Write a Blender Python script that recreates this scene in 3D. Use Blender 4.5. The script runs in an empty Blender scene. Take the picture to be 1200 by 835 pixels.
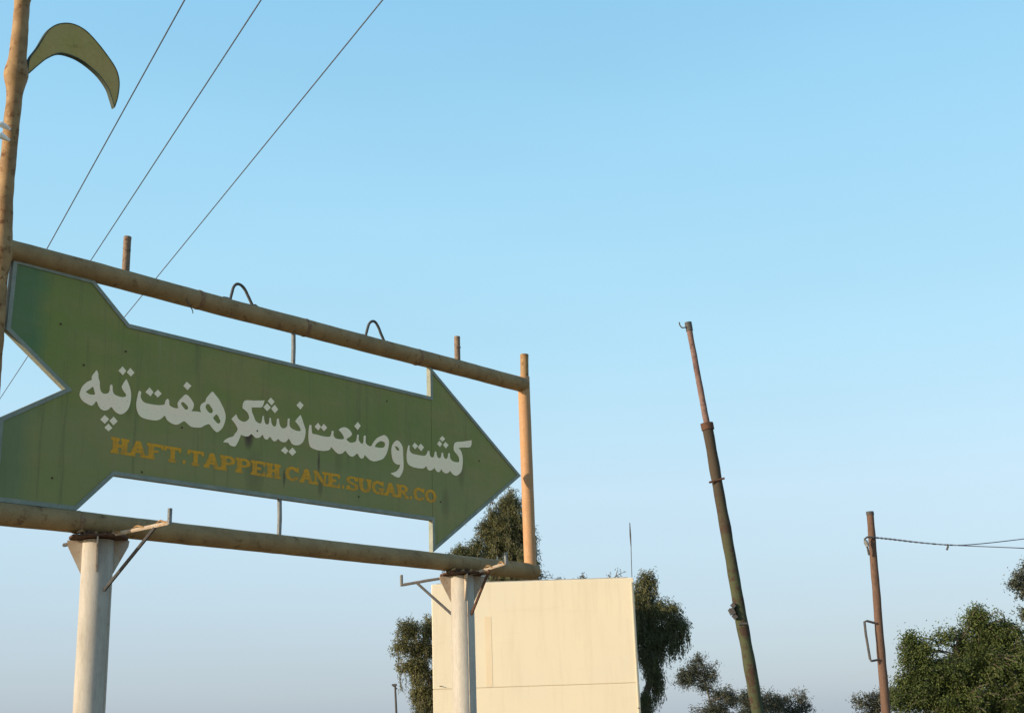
import bpy, math, random
import numpy as np
from mathutils import Vector, Matrix, noise

random.seed(7)
rng = np.random.default_rng(7)
scene = bpy.context.scene
R = math.radians

# ------------------------------------------------------------------ camera
cam_data = bpy.data.cameras.new('camera')
cam = bpy.data.objects.new('camera', cam_data)
scene.collection.objects.link(cam)
cam_data.sensor_fit = 'HORIZONTAL'
cam_data.sensor_width = 36.0
cam_data.lens = 36.0 * 1524.0 / 1200.0
cam_data.clip_start = 0.05
cam_data.clip_end = 8000.0
cam.matrix_world = Matrix(((0.99943592, 0.03358332, 0.0, 0.0),
                           (0.00932872, -0.27762166, -0.96064519, 0.0),
                           (-0.03226166, 0.96010331, -0.27777835, 1.6),
                           (0, 0, 0, 1)))
scene.camera = cam

# ------------------------------------------------------------------ sky and sun
SUN = Vector((-0.88, -0.47, 0.0)).normalized()
ELEV = R(13.0)
world = bpy.data.worlds.new('World')
scene.world = world
world.use_nodes = True
wn = world.node_tree
sky = wn.nodes.new('ShaderNodeTexSky')
sky.sky_type = 'NISHITA'
sky.sun_disc = False
sky.sun_elevation = ELEV
sky.sun_rotation = math.atan2(SUN.x, SUN.y) % (2 * math.pi)
sky.air_density = 1.0
sky.dust_density = 1.2
sky.ozone_density = 1.3
# the dusty lower air: the clear sky is mixed with a pale haze that depends on height above the horizon only
wtc = wn.nodes.new('ShaderNodeTexCoord')
wsp = wn.nodes.new('ShaderNodeSeparateXYZ')
wn.links.new(wtc.outputs['Generated'], wsp.inputs[0])
wramp = wn.nodes.new('ShaderNodeValToRGB')
SKY_STOPS = [(0.0, (0.40, 0.49, 0.61)), (0.07, (0.47, 0.59, 0.72)), (0.17, (0.55, 0.74, 0.87)), (0.28, (0.46, 0.77, 0.94)),
             (0.40, (0.38, 0.725, 0.94)), (0.52, (0.295, 0.64, 0.91)), (0.80, (0.17, 0.43, 0.72)), (1.0, (0.13, 0.37, 0.66))]
for i, (p, c) in enumerate(SKY_STOPS):
    e = wramp.color_ramp.elements[i] if i < 2 else wramp.color_ramp.elements.new(p)
    e.position = p; e.color = (*c, 1)
wn.links.new(wsp.outputs[2], wramp.inputs[0])
wsc = wn.nodes.new('ShaderNodeVectorMath'); wsc.operation = 'SCALE'
wsc.inputs['Scale'].default_value = 3.6
wnz = wn.nodes.new('ShaderNodeTexNoise'); wnz.inputs['Scale'].default_value = 1.6; wnz.inputs['Detail'].default_value = 3
wmp = wn.nodes.new('ShaderNodeMapping'); wmp.inputs['Scale'].default_value = (1, 1, 5)
wn.links.new(wtc.outputs['Generated'], wmp.inputs[0]); wn.links.new(wmp.outputs[0], wnz.inputs['Vector'])
wnr = wn.nodes.new('ShaderNodeMapRange')
for k_, v_ in (('From Min', 0.3), ('From Max', 0.7), ('To Min', 3.48), ('To Max', 3.76)):
    wnr.inputs[k_].default_value = v_
wn.links.new(wnz.outputs['Fac'], wnr.inputs['Value'])     # faint unevenness of the dust
wn.links.new(wnr.outputs[0], wsc.inputs['Scale'])
wn.links.new(wramp.outputs[0], wsc.inputs[0])
wmx = wn.nodes.new('ShaderNodeMix'); wmx.data_type = 'RGBA'; 
wdt = wn.nodes.new('ShaderNodeVectorMath'); wdt.operation = 'DOT_PRODUCT'
wn.links.new(wtc.outputs['Generated'], wdt.inputs[0]); wdt.inputs[1].default_value = SUN
wmr = wn.nodes.new('ShaderNodeMapRange')          # the haze glows warm on the side where the sun stands
for k_, v_ in (('From Min', -0.1), ('From Max', 0.95), ('To Min', 0.84), ('To Max', 0.35)):
    wmr.inputs[k_].default_value = v_
wn.links.new(wdt.outputs['Value'], wmr.inputs['Value']); wn.links.new(wmr.outputs[0], wmx.inputs[0])
wn.links.new(sky.outputs[0], wmx.inputs[6]); wn.links.new(wsc.outputs[0], wmx.inputs[7])
wn.links.new(wmx.outputs[2], wn.nodes['Background'].inputs[0])
wn.nodes['Background'].inputs[1].default_value = 0.15

sun_data = bpy.data.lights.new('sun', 'SUN')
sun_data.energy = 3.35
sun_data.angle = R(0.6)
sun_data.color = (1.0, 0.81, 0.59)
sun = bpy.data.objects.new('sun', sun_data)
scene.collection.objects.link(sun)
sdir = Vector((SUN.x * math.cos(ELEV), SUN.y * math.cos(ELEV), math.sin(ELEV)))
sun.rotation_euler = (-sdir).to_track_quat('-Z', 'Y').to_euler()

scene.view_settings.view_transform = 'Standard'
scene.view_settings.look = 'None'
scene.view_settings.exposure = 0.9
scene.view_settings.gamma = 1.0

# ------------------------------------------------------------------ materials
def mat_base(name, rough=0.7, metal=0.0, spec=0.3):
    m = bpy.data.materials.new(name)
    m.use_nodes = True
    nt = m.node_tree
    b = nt.nodes['Principled BSDF']
    b.inputs['Roughness'].default_value = rough
    b.inputs['Metallic'].default_value = metal
    b.inputs['Specular IOR Level'].default_value = spec
    return m, nt, b

def tex_noise(nt, scale, detail=6, rough=0.6, stretch=(1, 1, 1), loc=(0, 0, 0)):
    tc = nt.nodes.new('ShaderNodeTexCoord')
    mp = nt.nodes.new('ShaderNodeMapping')
    mp.inputs['Scale'].default_value = stretch
    mp.inputs['Location'].default_value = loc
    n = nt.nodes.new('ShaderNodeTexNoise')
    n.inputs['Scale'].default_value = scale
    n.inputs['Detail'].default_value = detail
    n.inputs['Roughness'].default_value = rough
    nt.links.new(tc.outputs['Object'], mp.inputs[0])
    nt.links.new(mp.outputs[0], n.inputs['Vector'])
    return n.outputs['Fac']

def ramp(nt, fac, a, b, ca=0.0, cb=1.0):
    r = nt.nodes.new('ShaderNodeMapRange')
    r.inputs['From Min'].default_value = a
    r.inputs['From Max'].default_value = b
    r.inputs['To Min'].default_value = ca
    r.inputs['To Max'].default_value = cb
    nt.links.new(fac, r.inputs['Value'])
    return r.outputs[0]

def mix(nt, fac, c1, c2):
    m = nt.nodes.new('ShaderNodeMix')
    m.data_type = 'RGBA'
    for s, c in ((m.inputs[6], c1), (m.inputs[7], c2)):
        if isinstance(c, tuple):
            s.default_value = (*c, 1)
        else:
            nt.links.new(c, s)
    if isinstance(fac, float):
        m.inputs[0].default_value = fac
    else:
        nt.links.new(fac, m.inputs[0])
    return m.outputs[2]

def math_node(nt, op, a, b):
    m = nt.nodes.new('ShaderNodeMath')
    m.operation = op
    for s, c in ((m.inputs[0], a), (m.inputs[1], b)):
        if isinstance(c, (int, float)):
            s.default_value = c
        else:
            nt.links.new(c, s)
    return m.outputs[0]

def bump(nt, b, fac, strength, dist=0.01):
    n = nt.nodes.new('ShaderNodeBump')
    n.inputs['Strength'].default_value = strength
    n.inputs['Distance'].default_value = dist
    nt.links.new(fac, n.inputs['Height'])
    nt.links.new(n.outputs[0], b.inputs['Normal'])

def worn(name, base, alt, rust, rust_lo=0.60, rust_hi=0.70, rough=0.6, scale=6, stretch=(1, 1, 1), spec=0.3, bmp=0.3, alt_lo=0.35, alt_hi=0.65):
    """painted metal: two paint tones plus patches of rust"""
    m, nt, b = mat_base(name, rough, spec=spec)
    f1 = tex_noise(nt, scale, 8, 0.65, stretch)
    f2 = tex_noise(nt, scale * 2.6, 8, 0.7, stretch, (3, 7, 1))
    f3 = tex_noise(nt, scale * 14, 4, 0.6, stretch, (1, 2, 5))
    c = mix(nt, ramp(nt, f1, alt_lo, alt_hi), base, alt)
    c = mix(nt, ramp(nt, f2, rust_lo, rust_hi, 0, 0.9), c, rust)
    dk = ramp(nt, f3, 0.3, 0.7, 0.90, 1.07)
    v = nt.nodes.new('ShaderNodeMix'); v.data_type = 'RGBA'; v.blend_type = 'MULTIPLY'
    v.inputs[0].default_value = 1.0
    nt.links.new(c, v.inputs[6]); nt.links.new(dk, v.inputs[7])
    nt.links.new(v.outputs[2], b.inputs['Base Color'])
    nt.links.new(ramp(nt, f2, 0.4, 0.7, rough, 0.95), b.inputs['Roughness'])
    bump(nt, b, f2, bmp, 0.004)
    return m

M = {}
M['rail'] = worn('rail_paint', (0.30, 0.20, 0.09), (0.205, 0.13, 0.056), (0.10, 0.045, 0.022), 0.56, 0.70, scale=5, bmp=0.5)
M['post'] = worn('post_paint', (0.41, 0.235, 0.115), (0.36, 0.20, 0.10), (0.17, 0.07, 0.035), 0.68, 0.74, scale=4)
M['mast'] = worn('mast_paint', (0.31, 0.195, 0.085), (0.20, 0.115, 0.046), (0.10, 0.038, 0.015), 0.53, 0.64, scale=7, bmp=0.8)
M['column'] = worn('column_paint', (0.40, 0.38, 0.34), (0.30, 0.275, 0.235), (0.22, 0.13, 0.075), 0.62, 0.76, scale=3.2, stretch=(2.2, 2.2, 0.5))
M['gusset'] = worn('gusset_paint', (0.40, 0.36, 0.30), (0.36, 0.27, 0.19), (0.22, 0.11, 0.055), 0.55, 0.70, scale=12)
M['rust'] = worn('rusty_steel', (0.080, 0.040, 0.025), (0.050, 0.030, 0.022), (0.13, 0.055, 0.025), 0.5, 0.6, scale=14, rough=0.85)
M['stub'] = worn('stub_paint', (0.20, 0.135, 0.085), (0.14, 0.095, 0.065), (0.08, 0.04, 0.025), 0.52, 0.62, scale=15)
M['bead'] = worn('weld_paint', (0.26, 0.16, 0.08), (0.18, 0.10, 0.05), (0.11, 0.05, 0.025), 0.50, 0.62, scale=16)
M['iron'] = worn('dark_iron', (0.045, 0.05, 0.055), (0.08, 0.075, 0.07), (0.13, 0.06, 0.03), 0.58, 0.68, scale=16, rough=0.7)
M['rod'] = worn('grey_steel_rod', (0.20, 0.22, 0.22), (0.13, 0.14, 0.14), (0.12, 0.06, 0.035), 0.55, 0.65, scale=22)
M['trim'] = worn('pale_grey_trim', (0.25, 0.265, 0.22), (0.18, 0.205, 0.17), (0.16, 0.12, 0.08), 0.62, 0.74, scale=9)
M['white'] = worn('white_fitting_paint', (0.85, 0.84, 0.80), (0.75, 0.74, 0.68), (0.4, 0.3, 0.2), 0.7, 0.8)

def board_material():
    m, nt, b = mat_base('green_board_paint', 0.55, spec=0.35)
    f1 = tex_noise(nt, 1.1, 5, 0.6, (1, 1, 1.4))
    f2 = tex_noise(nt, 4.0, 8, 0.7, (2.4, 1, 0.35), (4, 0, 2))      # vertical run marks
    f3 = tex_noise(nt, 34, 5, 0.7, (1, 1, 1), (2, 0, 9))
    f4 = tex_noise(nt, 3.0, 5, 0.6, (0.35, 1, 2.2), (8, 0, 3))      # sideways brushing
    c = mix(nt, ramp(nt, f1, 0.36, 0.64), (0.165, 0.190, 0.038), (0.245, 0.205, 0.055))
    c = mix(nt, ramp(nt, f4, 0.45, 0.72, 0, 0.55), c, (0.155, 0.205, 0.026))
    c = mix(nt, ramp(nt, f2, 0.56, 0.80, 0, 0.75), c, (0.26, 0.17, 0.07))
    # bluer, less faded paint along the tail end
    tc = nt.nodes.new('ShaderNodeTexCoord')
    sp = nt.nodes.new('ShaderNodeSeparateXYZ')
    nt.links.new(tc.outputs['Object'], sp.inputs[0])
    edge = ramp(nt, math_node(nt, 'ADD', sp.outputs[0], math_node(nt, 'MULTIPLY', f1, 0.35)), 0.33, 0.45, 0.62, 0.0)
    c = mix(nt, edge, c, (0.030, 0.125, 0.060))
    # faded, greyer lower half of the shaft
    low = ramp(nt, math_node(nt, 'ADD', sp.outputs[2], math_node(nt, 'MULTIPLY', f4, 0.5)), 4.25, 3.95, 0.0, 0.40)
    c = mix(nt, low, c, (0.215, 0.210, 0.085))
    # rust runs below two old fixings
    for (u, v, w, l, s) in ((2.06, 3.90, 0.05, 0.24, 0.95), (2.12, 3.60, 0.10, 0.40, 0.30), (2.78, 3.78, 0.014, 0.22, 0.8), (2.80, 3.58, 0.03, 0.20, 0.45),
                            (2.42, 3.60, 0.015, 0.16, 0.7), (4.50, 3.95, 0.05, 0.40, 0.35), (4.28, 3.6, 0.06, 0.3, 0.3), (3.0, 3.9, 0.05, 0.5, 0.2), (0.98, 3.98, 0.03, 0.3, 0.25)):
        dx = math_node(nt, 'DIVIDE', math_node(nt, 'SUBTRACT', math_node(nt, 'ADD', sp.outputs[0], math_node(nt, 'MULTIPLY', f3, 0.02)), u + 0.01), w)
        dz = math_node(nt, 'DIVIDE', math_node(nt, 'SUBTRACT', sp.outputs[2], v), l * 0.5)
        r2 = math_node(nt, 'ADD', math_node(nt, 'MULTIPLY', dx, dx), math_node(nt, 'MULTIPLY', dz, dz))
        c = mix(nt, ramp(nt, r2, 0.1, 1.2, s, 0.0), c, (0.055, 0.024, 0.010))
    c = mix(nt, ramp(nt, f3, 0.66, 0.76, 0, 0.5), c, (0.06, 0.05, 0.03))
    stk = tex_noise(nt, 2.2, 9, 0.75, (5.0, 1, 0.22), (1, 0, 6))
    c = mix(nt, ramp(nt, stk, 0.54, 0.68, 0, 0.6), c, (0.10, 0.085, 0.035))
    c = mix(nt, ramp(nt, stk, 0.42, 0.30, 0, 0.35), c, (0.23, 0.26, 0.13))
    nt.links.new(c, b.inputs['Base Color'])
    bump(nt, b, math_node(nt, 'ADD', f2, math_node(nt, 'MULTIPLY', f1, 6.0)), 0.5, 0.006)
    return m
M['board'] = board_material()

def letter_material():
    m, nt, b = mat_base('white_letter_paint', 0.7, spec=0.2)
    f1 = tex_noise(nt, 2.4, 4, 0.6)
    f2 = tex_noise(nt, 45, 5, 0.7)
    c = mix(nt, ramp(nt, f1, 0.4, 0.6), (0.95, 0.74, 0.53), (0.90, 0.76, 0.53))
    c = mix(nt, ramp(nt, f2, 0.62, 0.72, 0, 0.6), c, (0.22, 0.20, 0.14))
    c = mix(nt, ramp(nt, f2, 0.45, 0.30, 0, 0.35), c, (0.38, 0.33, 0.28))
    nt.links.new(c, b.inputs['Base Color'])
    return m
M['letter'] = letter_material()

def orange_material():
    m, nt, b = mat_base('faded_orange_paint', 0.75, spec=0.2)
    f1 = tex_noise(nt, 16, 6, 0.7)
    f2 = tex_noise(nt, 60, 4, 0.7)
    c = mix(nt, ramp(nt, f1, 0.40, 0.66), (0.66, 0.31, 0.022), (0.42, 0.22, 0.04))
    c = mix(nt, ramp(nt, f2, 0.52, 0.68, 0, 0.35), c, (0.22, 0.18, 0.05))
    nt.links.new(c, b.inputs['Base Color'])
    return m
M['orange'] = orange_material()

def plaster_material(name, c1, c2, c3, scale=0.5):
    m, nt, b = mat_base(name, 0.9, spec=0.15)
    f1 = tex_noise(nt, scale, 7, 0.6)
    f2 = tex_noise(nt, 1.2, 8, 0.7, (3.0, 3.0, 0.3), (2, 3, 8))
    f3 = tex_noise(nt, 30, 6, 0.7)
    f4 = tex_noise(nt, 0.9, 8, 0.75, (0.5, 1, 5), (7, 3, 8))
    c = mix(nt, ramp(nt, f1, 0.35, 0.65), c1, c2)
    c = mix(nt, ramp(nt, f2, 0.50, 0.78, 0, 0.55), c, c3)
    c = mix(nt, ramp(nt, f4, 0.58, 0.72, 0, 0.30), c, c3)
    nt.links.new(c, b.inputs['Base Color'])
    bump(nt, b, f3, 0.4, 0.006)
    return m
M['plaster'] = plaster_material('cream_plaster', (0.60, 0.545, 0.425), (0.63, 0.56, 0.42), (0.52, 0.45, 0.33))
M['plaster_strip'] = plaster_material('ochre_plaster', (0.59, 0.48, 0.33), (0.62, 0.53, 0.38), (0.50, 0.41, 0.29))
M['joint'] = plaster_material('joint_mortar', (0.60, 0.54, 0.42), (0.58, 0.51, 0.39), (0.50, 0.42, 0.31))
M['roof'] = plaster_material('roof_concrete', (0.34, 0.32, 0.28), (0.28, 0.26, 0.23), (0.22, 0.2, 0.17))
M['wood_low'] = worn('mottled_green_pole', (0.036, 0.046, 0.022), (0.060, 0.066, 0.034), (0.040, 0.022, 0.016), 0.50, 0.57, rough=0.9, scale=1.7, stretch=(1, 1, 0.9), bmp=1.0)
def fade_up(m, z0, z1, col):
    nt = m.node_tree; b = nt.nodes['Principled BSDF']; src = b.inputs['Base Color'].links[0].from_socket
    tc = nt.nodes.new('ShaderNodeTexCoord'); sp = nt.nodes.new('ShaderNodeSeparateXYZ'); nt.links.new(tc.outputs['Object'], sp.inputs[0])
    h = math_node(nt, 'ADD', sp.outputs[2], math_node(nt, 'MULTIPLY', tex_noise(nt, 1.3, 8, 0.7), 2.0))
    nt.links.new(mix(nt, ramp(nt, h, z0 + 1, z1 + 1, 0, 0.85), src, col), b.inputs['Base Color'])
fade_up(M['wood_low'], 4.0, 5.6, (0.050, 0.036, 0.026))     # paint gone from the upper part, bare rust
M['wood_top'] = worn('weathered_red_pole', (0.13, 0.075, 0.065), (0.19, 0.13, 0.11), (0.08, 0.05, 0.045), 0.52, 0.62, rough=0.9, scale=3.5, bmp=0.8)
M['wood_red'] = worn('red_brown_pole', (0.095, 0.058, 0.042), (0.125, 0.074, 0.050), (0.055, 0.036, 0.028), 0.54, 0.66, rough=0.9, scale=3.0, stretch=(3, 3, 0.5), bmp=0.8)
M['wire'] = worn('wire_aluminium', (0.09, 0.105, 0.14), (0.075, 0.09, 0.12), (0.04, 0.04, 0.05), rough=0.6)
M['bark'] = worn('bark', (0.14, 0.115, 0.09), (0.09, 0.075, 0.06), (0.05, 0.04, 0.03), 0.5, 0.65, rough=0.95, scale=5, stretch=(3, 3, 0.6), bmp=1.0)

def leaf_material(name, dark, mid, light):
    m, nt, b = mat_base(name, 0.6, spec=0.25)
    g = nt.nodes.new('ShaderNodeNewGeometry')
    f1 = tex_noise(nt, 0.9, 3, 0.6)
    c = mix(nt, ramp(nt, f1, 0.38, 0.62), dark, mid)
    c = mix(nt, ramp(nt, g.outputs['Random Per Island'], 0.45, 1.0, 0.0, 0.8), c, light)
    nt.links.new(c, b.inputs['Base Color'])
    tr = nt.nodes.new('ShaderNodeBsdfTranslucent')
    nt.links.new(c, tr.inputs[0])
    ms = nt.nodes.new('ShaderNodeMixShader')
    ms.inputs[0].default_value = 0.22
    out = nt.nodes['Material Output']
    nt.links.new(b.outputs[0], ms.inputs[1]); nt.links.new(tr.outputs[0], ms.inputs[2])
    nt.links.new(ms.outputs[0], out.inputs[0])
    return m
M['leaf_gum'] = leaf_material('gum_leaf', (0.070, 0.080, 0.034), (0.12, 0.125, 0.050), (0.17, 0.165, 0.07))
M['leaf_dark'] = leaf_material('dense_leaf', (0.038, 0.060, 0.016), (0.070, 0.098, 0.024), (0.11, 0.13, 0.038))
M['leaf_grey'] = leaf_material('grey_leaf', (0.045, 0.056, 0.040), (0.068, 0.078, 0.054), (0.10, 0.11, 0.075))

def ground_material():
    m, nt, b = mat_base('dry_earth', 0.95, spec=0.1)
    f1 = tex_noise(nt, 0.08, 8, 0.65)
    f2 = tex_noise(nt, 3.0, 8, 0.7)
    c = mix(nt, ramp(nt, f1, 0.4, 0.6), (0.33, 0.24, 0.15), (0.24, 0.19, 0.11))
    c = mix(nt, ramp(nt, f2, 0.5, 0.7, 0, 0.5), c, (0.12, 0.10, 0.06))
    nt.links.new(c, b.inputs['Base Color'])
    bump(nt, b, f2, 0.6, 0.03)
    return m
M['ground'] = ground_material()

# ------------------------------------------------------------------ mesh helpers
class MB:
    def __init__(self):
        self.v = []; self.f = []
    def add(self, vs, fs):
        o = len(self.v)
        self.v += [tuple(p) for p in vs]
        self.f += [tuple(i + o for i in f) for f in fs]
        return self
    def box(self, c, s, mtx=None):
        x, y, z = s[0] / 2, s[1] / 2, s[2] / 2
        vs = [Vector((a * x, b_ * y, d_ * z)) for a in (-1, 1) for b_ in (-1, 1) for d_ in (-1, 1)]
        if mtx is not None:
            vs = [mtx @ p for p in vs]
        vs = [p + Vector(c) for p in vs]
        return self.add(vs, [(0, 1, 3, 2), (4, 6, 7, 5), (0, 4, 5, 1), (2, 3, 7, 6), (0, 2, 6, 4), (1, 5, 7, 3)])
    def prism(self, poly, y0, y1):
        """outline in the x-z plane given thickness from y0 to y1"""
        n = len(poly)
        vs = [(p[0], y0, p[1]) for p in poly] + [(p[0], y1, p[1]) for p in poly]
        fs = [tuple(range(n)), tuple(range(2 * n - 1, n - 1, -1))]
        fs += [(i, i + n, (i + 1) % n + n, (i + 1) % n) for i in range(n)]
        return self.add(vs, fs)
    def tube(self, pts, rad, seg=12, caps=True, wob=0.0, wscale=6.0):
        pts = [Vector(p) for p in pts]
        n = len(pts)
        if not hasattr(rad, '__len__'):
            rad = [rad] * n
        vs, fs = [], []
        t0 = (pts[1] - pts[0]).normalized()
        ref = Vector((0, 0, 1)) if abs(t0.z) < 0.9 else Vector((0, 1, 0))
        side = t0.cross(ref).normalized()
        for i, p in enumerate(pts):
            t = (pts[min(i + 1, n - 1)] - pts[max(i - 1, 0)]).normalized()
            side = (side - t * side.dot(t)).normalized()
            up = t.cross(side)
            for k in range(seg):
                a = 2 * math.pi * k / seg
                d = side * math.cos(a) + up * math.sin(a)
                r = rad[i]
                if wob:
                    r *= 1 + wob * noise.noise((p + d * r) * wscale)
                vs.append(p + d * r)
        for i in range(n - 1):
            for k in range(seg):
                a, b_ = i * seg + k, i * seg + (k + 1) % seg
                fs.append((a, a + seg, b_ + seg, b_))
        if caps:
            fs.append(tuple(range(seg)))
            fs.append(tuple((n - 1) * seg + k for k in range(seg - 1, -1, -1)))
        return self.add(vs, fs)
    def build(self, name, mat, parent=None, smooth=True, bevel=0.0):
        me = bpy.data.meshes.new(name)
        me.from_pydata(self.v, [], self.f)
        me.materials.append(mat)
        import bmesh
        bm = bmesh.new(); bm.from_mesh(me)
        bmesh.ops.recalc_face_normals(bm, faces=bm.faces)
        bm.to_mesh(me); bm.free()
        if smooth:
            me.shade_smooth()
            me.set_sharp_from_angle(angle=R(38))
        o = bpy.data.objects.new(name, me)
        scene.collection.objects.link(o)
        o.parent = parent
        if bevel:
            bv = o.modifiers.new('bevel', 'BEVEL'); bv.width = bevel; bv.segments = 2; bv.limit_method = 'ANGLE'
        return o

def tag(o, label=None, cat=None, group=None, kind=None):
    for k, v in (('label', label), ('category', cat), ('group', group), ('kind', kind)):
        if v:
            o[k] = v
    return o

def empty(name, loc=(0, 0, 0), rz=0.0):
    o = bpy.data.objects.new(name, None)
    scene.collection.objects.link(o)
    o.location = loc; o.rotation_euler = (0, 0, rz); o.empty_display_size = 0.3
    return o

def lerp(a, b, t):
    return Vector(a).lerp(Vector(b), t)

def line(a, b, n):
    return [lerp(a, b, i / (n - 1)) for i in range(n)]

def pairs(fl):
    return [(fl[i], fl[i + 1]) for i in range(0, len(fl), 2)]

def smooth_outline(pts, n=3):
    """closed Catmull-Rom through the points, keeping sharp corners sharp"""
    P = [Vector(p) for p in pts]; N = len(P); out = []; corner = []
    for i in range(N):
        a = P[i] - P[i - 1]; b = P[(i + 1) % N] - P[i]
        corner.append(a.dot(b) / (a.length * b.length + 1e-9) < 0.15)
    for i in range(N):
        p0, p1, p2, p3 = P[i - 1], P[i], P[(i + 1) % N], P[(i + 2) % N]
        L = (p2 - p1).length
        m1 = (p2 - p0) * (0 if corner[i] else 0.5); m2 = (p3 - p1) * (0 if corner[(i + 1) % N] else 0.5)
        if m1.length > L: m1 = m1 * (L / m1.length)
        if m2.length > L: m2 = m2 * (L / m2.length)
        for j in range(n):
            t = j / n
            out.append((2 * t**3 - 3 * t * t + 1) * p1 + (t**3 - 2 * t * t + t) * m1 + (-2 * t**3 + 3 * t * t) * p2 + (t**3 - t * t) * m2)
    return out

def filled(name, contours, mat, parent, depth):
    """flat shape with holes from closed outlines in the x-z plane, a little thick"""
    cu = bpy.data.curves.new(name, 'CURVE'); cu.dimensions = '2D'; cu.fill_mode = 'BOTH'; cu.extrude = depth
    for c in contours:
        s = cu.splines.new('POLY'); s.points.add(len(c) - 1)
        for i, p in enumerate(c):
            s.points[i].co = (p[0], p[1], 0, 1)
        s.use_cyclic_u = True
    tmp = bpy.data.objects.new(name, cu); scene.collection.objects.link(tmp)
    dg = bpy.context.evaluated_depsgraph_get()
    me = bpy.data.meshes.new_from_object(tmp.evaluated_get(dg))
    bpy.data.objects.remove(tmp); bpy.data.curves.remove(cu)
    me.transform(Matrix.Rotation(R(90), 4, 'X'))
    me.materials.clear(); me.materials.append(mat)
    me.name = name
    o = bpy.data.objects.new(name, me); scene.collection.objects.link(o); o.parent = parent
    return o

# ------------------------------------------------------------------ ground
def build_ground():
    mb = MB(); n = 60; S = 3000.0
    co = [math.copysign(abs(t) ** 2.2, t) * S for t in np.linspace(-1, 1, n)]
    vs = [(x, y, noise.noise(Vector((x, y, 0)) * 0.02) * 0.25 - 0.13 if abs(x) + abs(y) > 60 else -0.005) for y in co for x in co]
    fs = [(j * n + i, j * n + i + 1, (j + 1) * n + i + 1, (j + 1) * n + i) for j in range(n - 1) for i in range(n - 1)]
    mb.add(vs, fs)
    tag(mb.build('ground', M['ground']), kind='structure')
build_ground()

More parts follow.
